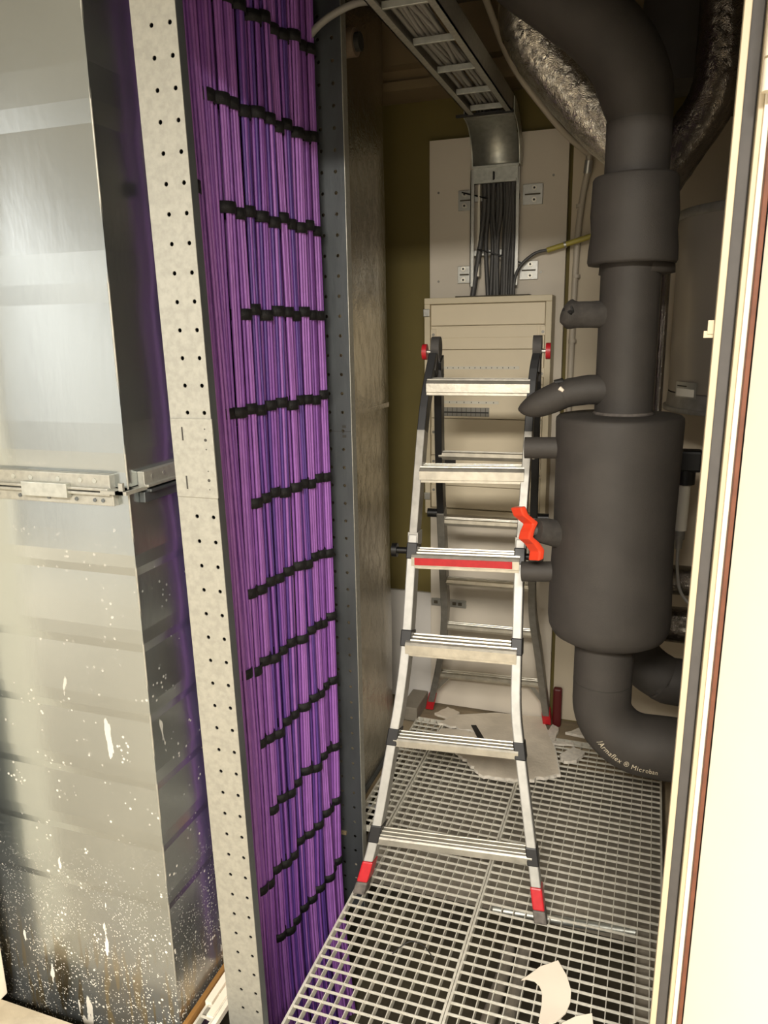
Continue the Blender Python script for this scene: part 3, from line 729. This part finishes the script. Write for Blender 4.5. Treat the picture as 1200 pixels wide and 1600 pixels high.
# grey cables lying in the tray, overhead
random.seed(5)
for k in range(11):
    x = -0.625 + 0.0072 * k + 0.004 * (k % 2); zz = zt + 0.027 + 0.007 * (k % 3)
    d_ = random.uniform(-0.01, 0.012)
    pts = bez([(x + .01, 1.3, zz), (x + d_, 1.7, zz), (x - d_, 2.1, zz + .004), (x + d_, 2.45, zz), (x, 2.74, zz), (x, 2.86, zz - .03), (x, 2.925, zz - .14)], 5)
    tag(MB().tube(pts, 0.0062, 8, caps=False).build('grey_cable', 'cable_grey'), 'grey cable lying in the overhead tray', 'cable', 'grey cables in the overhead tray')
tag(MB().tube(bez([(-0.56, 1.3, zt + .05), (-0.545, 1.8, zt + .05), (-0.53, 2.1, zt + .045), (-0.52, 2.45, zt + .05), (-0.515, 2.6, zt + .06)], 6), 0.004, 8).build('black_cable', 'cable_black'),
    'single thin black cable slanting through the overhead tray', 'cable')
# dark cables dropping into the panel
for k in range(10):
    x = -0.620 + 0.0108 * k; yy = 2.925 - 0.012 * (k % 2)
    xb = -0.616 + 0.0104 * k + random.uniform(-0.006, 0.006)
    if k == 0: x, xb = -0.625, -0.668
    pts = bez([(x, yy, 2.14), (x + random.uniform(-.006, .006), yy, 2.02), (0.5 * (x + xb) + random.uniform(-.008, .008) + (0.012 if k == 0 else 0), yy - 0.004, 1.9), (xb, yy, 1.71)], 6)
    lab = 'thick dark cable curving left out of the drop above the panel' if k == 0 else 'dark cable dropping from the tray into the panel'
    o = MB().tube(pts, 0.0105 if k == 0 else 0.0080, 8, caps=False).build('panel_cable', 'cable_dark')
    tag(o, lab, 'cable', 'dark cables above the panel')
for k in range(3):
    x = -0.518 - 0.008 * k
    pts = bez([(x + .004, 2.915, 2.13), (x - .004, 2.912, 2.0), (x - 0.016, 2.912, 1.85), (x - 0.02, 2.915, 1.71)], 6)
    tag(MB().tube(pts, 0.0062, 8, caps=False).build('panel_cable', 'cable_dark'), 'dark cable dropping at the right side of the upright rails', 'cable', 'dark cables above the panel')
tag(MB().tube([(-0.715, 2.945, 2.092), (-0.61, 2.905, 2.058)], 0.0028, 6).build('cable_tie', 'cable_black'), 'black cable tie across the upper part of the panel cables', 'cable tie')
tag(MB().tube([(-0.645, 2.905, 1.885), (-0.60, 2.895, 1.872), (-0.48, 2.93, 1.83)], 0.0028, 6).build('cable_tie', 'cable_black'), 'black cable tie across the lower part of the panel cables', 'cable tie')

# conduits on the right of the board
t = empty('plastic_conduit', 'pale plastic conduit swooping from the ceiling down to the wall', 'conduit')
MB().tube(bez([(-0.57, 2.36, 2.66), (-0.537, 2.5, 2.544), (-0.501, 2.74, 2.437), (-0.4045, 2.82, 2.314), (-0.33, 2.88, 2.235), (-0.262, 2.945, 2.185)], 8), 0.0105, 12).build('bent_tube', 'conduit', t)
t2 = empty('wall_conduit', 'straight pale conduit clipped down the beige wall', 'conduit')
MB().tube(bez([(-0.262, 2.945, 2.19), (-0.265, 2.955, 2.14), (-0.283, 2.965, 2.03), (-0.295, 2.968, 1.85), (-0.30, 2.968, 1.4), (-0.30, 2.968, 0.9)], 5), 0.011, 12).build('straight_tube', 'conduit', t2)
MB().tube([(-0.262, 2.944, 2.165), (-0.267, 2.953, 2.125)], 0.014, 12).build('coupling', 'bracket', t2)
for z in (2.02, 1.78, 1.55): MB().tube([(-0.288 - (2.02 - z) * .02, 2.967, z - .006), (-0.288 - (2.02 - z) * .02, 2.967, z + .006)], 0.0145, 12).build('clip', 'conduit', t2)
t3 = empty('yellow_conduit', 'short yellow conduit running right from the panel cables', 'conduit')
MB().tube([(-0.395, 2.93, 1.872), (-0.25, 2.93, 1.91), (-0.15, 2.93, 1.93)], 0.0095, 12).build('tube', 'yellow', t3)
MB().tube([(-0.335, 2.93, 1.887), (-0.328, 2.93, 1.889)], 0.0125, 12).build('clip', 'bracket', t3)
tag(MB().tube(bez([(-0.39, 2.93, 1.874), (-0.44, 2.925, 1.862), (-0.49, 2.92, 1.82), (-0.507, 2.91, 1.77), (-0.51, 2.91, 1.71)], 6), 0.0055, 8).build('panel_cable', 'cable_dark'),
    'dark cable curving from the yellow conduit down into the panel', 'cable')

# ================================================================== BLACK INSULATED PIPEWORK
CX, CY = -0.07, 2.02
pipe = empty('insulated_pipe', 'tall black foam insulated riser pipe with a fat barrel and bent ends', 'pipe')
# upper bend
up = bez([(CX, CY, 1.93), (CX, CY, 2.04), (CX - 0.004, CY, 2.10), (CX - 0.035, CY + .003, 2.19), (CX - 0.10, CY + .01, 2.275), (CX - 0.19, CY + .015, 2.35), (CX - 0.32, CY + .02, 2.46), (CX - 0.45, CY + .02, 2.64)], 6)
MB().tube(up, [0.0735 if p.z < 2.07 else min(0.083, 0.0735 + (p.z - 2.07) * .15) for p in up], 32).build('upper_bend', 'foam', pipe)
MB().tube([(CX, CY, 2.058), (CX, CY, 2.061)], 0.0742, 32).build('joint', 'corr_dark', pipe)
# riser
MB().lathe(CX, CY, [(0.071, 1.36), (0.071, 1.6), (0.0705, 1.80), (0.07, 1.95)], 32).build('riser', 'foam', pipe)
# collar, slightly dented
MB().lathe(CX, CY, [(0.072, 1.944), (0.096, 1.942), (0.1, 1.936), (0.1015, 1.90), (0.104, 1.86), (0.1005, 1.82), (0.1045, 1.78), (0.105, 1.752), (0.102, 1.745), (0.072, 1.748)], 44,
           lambda a, z: 1 + 0.02 * math.sin(2 * a + z * 9) + 0.012 * math.sin(3 * a - z * 20)).build('collar', 'foam', pipe)
MB().lathe(CX + 0.012, CY + .03, [(0.06, 1.76), (0.088, 1.755), (0.09, 1.725), (0.06, 1.72)], 32).build('inner_collar', 'foam', pipe)
# barrel
BX, BY = -0.079, 2.02
MB().lathe(BX, BY, [(0.06, 1.386), (0.10, 1.384), (0.149, 1.382), (0.1545, 1.377), (0.156, 1.366), (0.1545, 1.25), (0.154, 1.1), (0.157, 0.98), (0.160, 0.90), (0.161, 0.845), (0.158, 0.82), (0.148, 0.80), (0.125, 0.786), (0.09, 0.78), (0.0, 0.78)], 56,
           lambda a, z: 1 + 0.012 * math.sin(2 * a + 1 + z * 4) + 0.008 * math.sin(3 * a + z * 11)).build('barrel', 'foam', pipe)
MB().lathe(CX, CY, [(0.0712, 1.384), (0.076, 1.386), (0.0712, 1.392)], 32).build('glue_ring', 'grey_rubber', pipe)
# lower elbow: vertical, quarter bend, then a horizontal run to the right
EX, EZ, ER, RT = -0.085, 0.60, 0.125, 0.0785
def elbow(s):
    """point and outward normal along the lower pipe, s in metres from the barrel"""
    L0 = 0.82 - EZ; La = ER * math.pi / 2
    if s < L0: return Vector((EX, CY, 0.82 - s)), Vector((-1, 0, 0))
    if s < L0 + La:
        a = (s - L0) / ER
        return Vector((EX + ER - ER * math.cos(a), CY, EZ - ER * math.sin(a))), Vector((-math.cos(a), 0, -math.sin(a)))
    u = s - L0 - La
    return Vector((EX + ER + u, CY, EZ - ER)), Vector((0, 0, -1))
S = [0.0, 0.05, 0.1, 0.15, 0.2] + [0.22 + ER * math.pi / 2 * k / 16 for k in range(17)] + [0.22 + ER * math.pi / 2 + d for d in (0.05, 0.15, 0.5)]
MB().tube([elbow(s)[0] for s in S], [RT * (1 + 0.10 * min(1, max(0, (s - .25) / .2))) for s in S], 36).build('lower_elbow', 'foam', pipe)
MB().tube([(EX, CY, 0.655), (EX, CY, 0.652)], RT * 1.006, 36).build('joint', 'corr_dark', pipe)
# printed lettering that follows the elbow
def lettering(txt, s0, phi, size, parent):
    cu = bpy.data.curves.new('lettering', 'FONT'); cu.body = txt; cu.size = size; cu.space_character = 1.12
    to = bpy.data.objects.new('lettering', cu); COL.objects.link(to)
    dg = bpy.context.evaluated_depsgraph_get(); me = bpy.data.meshes.new_from_object(to.evaluated_get(dg))
    bpy.data.objects.remove(to)
    bm = bmesh.new(); bm.from_mesh(me); bmesh.ops.subdivide_edges(bm, edges=bm.edges[:], cuts=1, use_grid_fill=False)
    for v in bm.verts:
        x, yv = v.co.x, v.co.y
        outer = (ER + RT * math.sin(phi)) / ER
        c, nrm = elbow(s0 + x / outer); rr = RT * (1 + 0.10 * min(1, max(0, (s0 + x / outer - .25) / .2))) + 0.0012
        a = phi - 1.45 * yv / rr
        v.co = c + (Vector((0, -1, 0)) * math.cos(a) + nrm * math.sin(a)) * rr
    bm.to_mesh(me); bm.free()
    me.materials.clear(); me.materials.append(MATS['print'])
    o = bpy.data.objects.new('lettering', me); COL.objects.link(o); o.parent = parent; o['label'] = 'pale printed lettering on the elbow'
    return o
lettering('/Armaflex \u00ae Microban', 0.30, math.radians(26), 0.0185, pipe)
# side stubs on the riser and barrel
t = MB().tube(bez([(CX - 0.04, CY - .02, 1.628), (CX - 0.12, CY - .03, 1.63), (CX - 0.145, CY - .032, 1.634), (CX - 0.158, CY - .033, 1.638)], 4),
              [0.032] * 5 + [0.034, 0.035, 0.034, 0.032, 0.029, 0.025, 0.017, 0.008], 20, wob=lambda i, k: 0.05 * math.sin(k * 1.7 + i))
t.build('torn_stub', 'foam_end', pipe)
MB().tube([(CX - 0.150, CY - .052, 1.641), (CX - 0.128, CY - .066, 1.634)], 0.0055, 6).tube([(CX - 0.128, CY - .064, 1.634), (CX - 0.132, CY - .058, 1.65)], 0.004, 6).build('tear', 'ink', pipe)
MB().tube([(CX - 0.04, CY - .02, 1.447), (CX - 0.085, CY - .03, 1.447), (CX - 0.13, CY - .035, 1.44), (CX - 0.158, CY - .036, 1.43)], [0.037, 0.037, 0.036, 0.034], 24).build('side_branch', 'foam', pipe)
cone = bez([(CX - 0.145, CY - .036, 1.437), (CX - 0.17, CY - .037, 1.425), (CX - 0.205, CY - .038, 1.41), (CX - 0.235, CY - .039, 1.40), (CX - 0.258, CY - .04, 1.396)], 3)
MB().tube(cone, [0.0365, 0.0368, 0.0368, 0.0365, .036, .035, .0335, .031, .028, .0235, .018, .011, .003], 24).build('cone_end', 'foam', pipe)
MB().tube([(CX - 0.168, CY - .05, 1.466), (CX - 0.15, CY - .045, 1.468), (CX - .14, CY - .045, 1.462)], [0.006, 0.009, 0.004], 8).build('tear', 'ink', pipe)
MB().tube([(CX - 0.152, CY - .068, 1.453), (CX - .142, CY - .07, 1.446)], [0.006, 0.004], 8).build('exposed_patch', 'paper', pipe)
MB().tube([(BX - 0.13, CY - .03, 1.298), (BX - 0.23, CY - .035, 1.296)], 0.028, 24).build('short_stub', 'foam', pipe)
MB().tube([(BX - 0.13, CY - .03, 0.964), (BX - 0.23, CY - .035, 0.957)], 0.0275, 24).build('short_stub', 'foam', pipe)
# valve on the barrel
MB().tube([(BX - 0.13, CY - .06, 1.075), (BX - 0.165, CY - .085, 1.088), (BX - 0.185, CY - .10, 1.093)], [0.036, 0.034, 0.031], 24).build('valve_sleeve', 'foam_end', pipe)
vh = empty('valve_handle', 'orange-red zigzag valve handle on the black barrel', 'valve handle')
hc = Vector((BX - 0.203, CY - .115, 1.088))
ax = Vector((0.62, 0.77, 0.12)).normalized(); dl = Vector((0.27, 0.0, -1)).normalized(); dl = (dl - ax * dl.dot(ax)).normalized(); wd = ax.cross(dl)
zig = [(-0.073, -.016), (-0.05, -.012), (-0.022, .014), (-0.006, -.002), (0.010, -.012), (0.028, .004), (0.052, .016), (0.074, .006)]
zg = MB(); vs = []
for u, v in zig:
    for ww, th in ((-.021, -.009), (.021, -.009), (.021, .009), (-.021, .009)):
        vs.append(hc + dl * u + ax * (v + th) + wd * ww)
n = len(zig)
fs = [(0, 1, 2, 3), tuple(4 * (n - 1) + k for k in (3, 2, 1, 0))] + [(4 * i + k, 4 * i + (k + 1) % 4, 4 * i + 4 + (k + 1) % 4, 4 * i + 4 + k) for i in range(n - 1) for k in range(4)]
zg.add(vs, fs); zg.build('handle', 'orange', vh, bevel=0.004)
MB().tube([hc, hc + ax * 0.03], 0.012, 12).build('stem', 'bracket', vh)

# pipes behind, foil ducts
tag(MB().tube(bez([(-0.03, 2.42, 0.85), (-0.03, 2.42, 0.68), (-0.005, 2.42, 0.575), (0.075, 2.42, 0.505), (0.19, 2.42, 0.49), (0.9, 2.42, 0.49)], 8), 0.075, 28).build('black_pipe', 'foam'),
    'second black insulated pipe turning right behind the lower elbow', 'pipe')
def foil_pipe(name, pts, r, mt, label, n=6, rings=True):
    P = bez(pts, n); e = empty(name, label, 'duct')
    random.seed(len(pts))
    MB().tube(P, r, 28, wob=lambda i, k: 0.012 * math.sin(k * 2.2 + i * 1.3) + 0.012 * math.sin(i * 2.7 + k)).build('foil_wrap', mt, e)
    return e
e = foil_pipe('foil_duct', [(-0.40, 2.45, 2.66), (-0.405, 2.45, 2.52), (-0.40, 2.45, 2.44), (-0.33, 2.46, 2.335), (-0.2, 2.47, 2.19), (-0.10, 2.48, 2.10), (0.0, 2.48, 2.0)], 0.082, 'foil', 'bright crinkled foil duct curving down behind the black pipe')
e = foil_pipe('foil_duct', [(0.115, 2.30, 2.66), (0.11, 2.30, 2.45), (0.11, 2.30, 2.25), (0.095, 2.31, 2.16), (0.03, 2.34, 2.06), (-0.03, 2.36, 1.97)], 0.062, 'foil_dark', 'dark glossy foil duct bending behind the collar near the door')
foil_pipe('foil_pipe', [(0.05, 2.52, 0.80), (0.3, 2.52, 0.80), (0.6, 2.52, 0.80)], 0.048, 'foil_dark', 'upper of two short foil wrapped pipes beside the barrel')
foil_pipe('foil_pipe', [(0.05, 2.50, 0.655), (0.3, 2.50, 0.655), (0.6, 2.50, 0.655)], 0.058, 'foil_dark', 'lower of two short foil wrapped pipes beside the barrel')
tag(MB().tube([(0.012, 2.3, 0.86), (0.012, 2.3, 1.95)], 0.012, 10).build('thin_foil_pipe', 'foil_dark'), 'thin glossy black pipe standing behind the riser', 'pipe')
# dark bulky trunking near the ceiling at the right
tag(MB().tube(bez([(0.0, 2.55, 2.26), (0.0, 2.55, 2.4), (0.02, 2.55, 2.66)], 4), 0.10, 24).build('black_pipe', 'foam'), 'black pipe in the dark corner under the ceiling', 'pipe')

# tank behind
tk = empty('steel_tank', 'dull grey steel cylinder tank behind the black pipes', 'tank')
TX, TY = 0.335, 2.67
MB().lathe(TX, TY, [(0, 1.93), (0.29, 1.93), (0.292, 1.92), (0.292, 1.40), (0.28, 1.39), (0.0, 1.39)], 56).build('shell', 'tank', tk)
MB().lathe(TX, TY, [(0.28, 1.937), (0.297, 1.936), (0.299, 1.93), (0.299, 1.915), (0.293, 1.91)], 56).build('rim', 'alu_dark', tk)
MB().lathe(TX, TY, [(0.293, 1.352), (0.305, 1.352), (0.305, 1.338), (0.27, 1.335), (0.0, 1.335)], 56).lathe(TX, TY, [(0.292, 1.395), (0.296, 1.35)], 56).build('base_ring', 'alu_dark', tk)
def curved_plate(a0, a1, z0, z1, r):
    b = MB(); n = 8; vs = []
    for k in range(n + 1):
        a = math.radians(a0 + (a1 - a0) * k / n)
        for z in (z0, z1): vs.append((TX + r * math.cos(a), TY + r * math.sin(a), z))
    return b.add(vs, [(2 * k, 2 * k + 2, 2 * k + 3, 2 * k + 1) for k in range(n)], True)
lb = curved_plate(203, 223, 1.385, 1.432, 0.2945).build('label_plate', 'bracket', tk)
curved_plate(204.5, 221.5, 1.389, 1.412, 0.2955).build('label_text_block', 'white_strip', lb)
curved_plate(205, 215, 1.418, 1.4215, 0.2955).build('label_line', 'ink', lb)
# dark gadget with a hose
gd = empty('sensor_unit', 'small black device with a pale tube and hose hanging below', 'sensor')
gx, gy = 0.115, 2.45
MB().box(gx - .035, gx + .035, gy - .03, gy + .03, 1.17, 1.235).tube([(gx - .01, gy, 1.13), (gx - .01, gy, 1.175)], 0.03, 14).build('body', 'black_plastic', gd, bevel=0.008)
MB().tube([(gx - .012, gy, 1.135), (gx - .014, gy, 0.985)], 0.021, 16).build('tube', 'white_strip', gd)
MB().tube([(gx - .014, gy, 0.99), (gx - .014, gy, 0.955)], 0.0165, 14).tube([(gx - .014, gy, 0.955), (gx - .014, gy, 0.925)], 0.011, 12).build('fitting', 'alu_dark', gd)
MB().tube(bez([(gx - .014, gy, 0.93), (gx - .012, gy, 0.86), (gx + .005, gy, 0.78), (gx + .06, gy, 0.72)], 5), 0.005, 8).build('hose', 'cable_grey', gd)

# ================================================================== SCRAPS ON THE FLOOR
random.seed(3)
def ragged(poly, amt, sub):
    out = []
    for (a, rag), (b_, _) in zip(poly, poly[1:] + poly[:1]):
        out.append(a)
        if rag:
            for k in range(1, sub):
                t = k / sub; dx, dy = b_[0] - a[0], b_[1] - a[1]; L = math.hypot(dx, dy); o = random.uniform(-amt, amt)
                out.append((a[0] + dx * t - dy / L * o, a[1] + dy * t + dx / L * o))
    return out
sheet = [((-0.71, 2.86), 0), ((-0.55, 2.93), 0), ((-0.36, 2.955), 0), ((-0.275, 2.72), 0), ((-0.235, 2.545), 1), ((-0.335, 2.478), 1), ((-0.50, 2.448), 1), ((-0.575, 2.52), 1), ((-0.64, 2.59), 1), ((-0.77, 2.635), 1), ((-0.735, 2.735), 1), ((-0.60, 2.745), 1), ((-0.59, 2.752), 1), ((-0.76, 2.775), 0)]
e = empty('plasterboard_sheet', 'large broken sheet of plasterboard lying under the ladder', 'plasterboard')
po = ragged(sheet, 0.008, 9)
MB().prism(po, 0.003, 0.0145).build('board_core', 'plaster_edge', e)
cxm = sum(p[0] for p in po) / len(po); cym = sum(p[1] for p in po) / len(po)
MB().prism([(cxm + (x - cxm) * 0.985, cym + (y - cym) * 0.985) for x, y in po], 0.0142, 0.0152).build('paper_face', 'plaster', e)
def scrap(poly, z, th, mt, label, name='plasterboard_scrap', cat='scrap', amt=0.004, grp='plasterboard scraps by the back wall'):
    o = MB().prism(ragged([(p, 1) for p in poly], amt, 4), z, z + th).build(name, mt)
    return tag(o, label, cat, grp)
scrap([(-0.80, 2.86), (-0.735, 2.835), (-0.70, 2.90), (-0.76, 2.93)], -0.002, 0.011, 'plaster', 'small torn plasterboard scrap beside the ladder rear left foot')
scrap([(-0.255, 2.68), (-0.235, 2.64), (-0.19, 2.66), (-0.165, 2.73), (-0.21, 2.755)], 0.002, 0.012, 'plaster_edge', 'crumpled plasterboard scrap between the big sheet and the elbow')
scrap([(-0.255, 2.88), (-0.10, 2.86), (-0.06, 2.93), (-0.17, 2.965)], -0.01, 0.011, 'plaster_edge', 'flat plasterboard scrap on the ledge left of the elbow')
scrap([(-0.33, 2.84), (-0.305, 2.78), (-0.285, 2.80), (-0.285, 2.90), (-0.31, 2.92)], -0.006, 0.012, 'plaster_edge', 'narrow plasterboard scrap against the rear right ladder foot')
scrap([(-0.30, 2.765), (-0.21, 2.775), (-0.215, 2.79), (-0.295, 2.782)], 0.002, 0.008, 'plaster_edge', 'thin crumb of plasterboard on the grating edge')
tag(MB().add([Vector(p) for p in [(-.625, 2.79, .016), (-.605, 2.795, .016), (-.525, 2.655, .016), (-.552, 2.65, .016), (-.625, 2.79, .019), (-.605, 2.795, .019), (-.525, 2.655, .019), (-.552, 2.65, .019)]],
             [(0, 1, 2, 3), (4, 5, 6, 7), (0, 1, 5, 4), (1, 2, 6, 5), (2, 3, 7, 6), (3, 0, 4, 7)]).build('black_strip', 'ink'), 'short flat black strip lying on the plasterboard sheet', 'strip')
tag(MB().tube([(-.60, 2.655, .018), (-.585, 2.655, .018)], 0.003, 6).build('black_crumb', 'ink'), 'tiny black crumb on the plasterboard sheet', 'crumb')
# curled white paper-faced pieces in front
def curled(poly, label, lift):
    cx = sum(p[0] for p in poly) / len(poly); cy = sum(p[1] for p in poly) / len(poly)
    bm = bmesh.new(); vs = [bm.verts.new((x, y, 0)) for x, y in poly]; bm.faces.new(vs)
    bmesh.ops.triangulate(bm, faces=bm.faces[:]); bmesh.ops.subdivide_edges(bm, edges=bm.edges[:], cuts=3, use_grid_fill=True)
    for v in bm.verts:
        d = math.hypot(v.co.x - cx, v.co.y - cy); v.co.z = 0.003 + lift * (d / 0.09) ** 2
    me = bpy.data.meshes.new('paper_offcut'); bm.to_mesh(me); bm.free(); me.materials.append(MATS['paper'])
    o = bpy.data.objects.new('paper_offcut', me); COL.objects.link(o)
    s = o.modifiers.new('solid', 'SOLIDIFY'); s.thickness = 0.003; s.offset = 1
    return tag(o, label, 'offcut', 'white offcuts on the near grating')
def arc(cx, cy, rx, ry, a0, a1, n): return [(cx + rx * math.cos(math.radians(a0 + (a1 - a0) * k / n)), cy + ry * math.sin(math.radians(a0 + (a1 - a0) * k / n))) for k in range(n + 1)]
curled([(-.224, 1.606), (-.185, 1.662), (-.144, 1.692), (-.118, 1.655), (-.103, 1.615), (-.101, 1.58), (-.108, 1.545), (-.128, 1.51), (-.155, 1.488), (-.166, 1.497), (-.166, 1.55), (-.170, 1.590), (-.180, 1.607), (-.195, 1.617), (-.21, 1.615)], 'curved white offcut with a hooked tip on the near grating', 0.006)
curled([(-.115, 1.515), (-.085, 1.545), (-.049, 1.565), (-.043, 1.53), (-.045, 1.47), (-.10, 1.46)], 'white offcut cut by the bottom edge of the picture', 0.004)
tag(MB().tube(bez([(-.56, 1.585, .003), (-.525, 1.62, .02), (-.485, 1.62, .02), (-.45, 1.60, .004)], 6), 0.0015, 6).build('black_wire', 'cable_black'), 'short bent black wire on the near grating', 'wire')
# red object by the rear right foot
tag(MB().box(-0.315, -0.28, 2.93, 2.96, -0.012, 0.16).build('red_box', 'red_dark', bevel=0.008), 'dark red object standing behind the ladder rear right foot', 'box')
tag(MB().box(-0.93, -0.86, 2.80, 2.97, -0.012, 0.05).build('metal_kerb', 'slab', bevel=0.004), 'grey kerb block by the foot of the foil column', 'kerb')
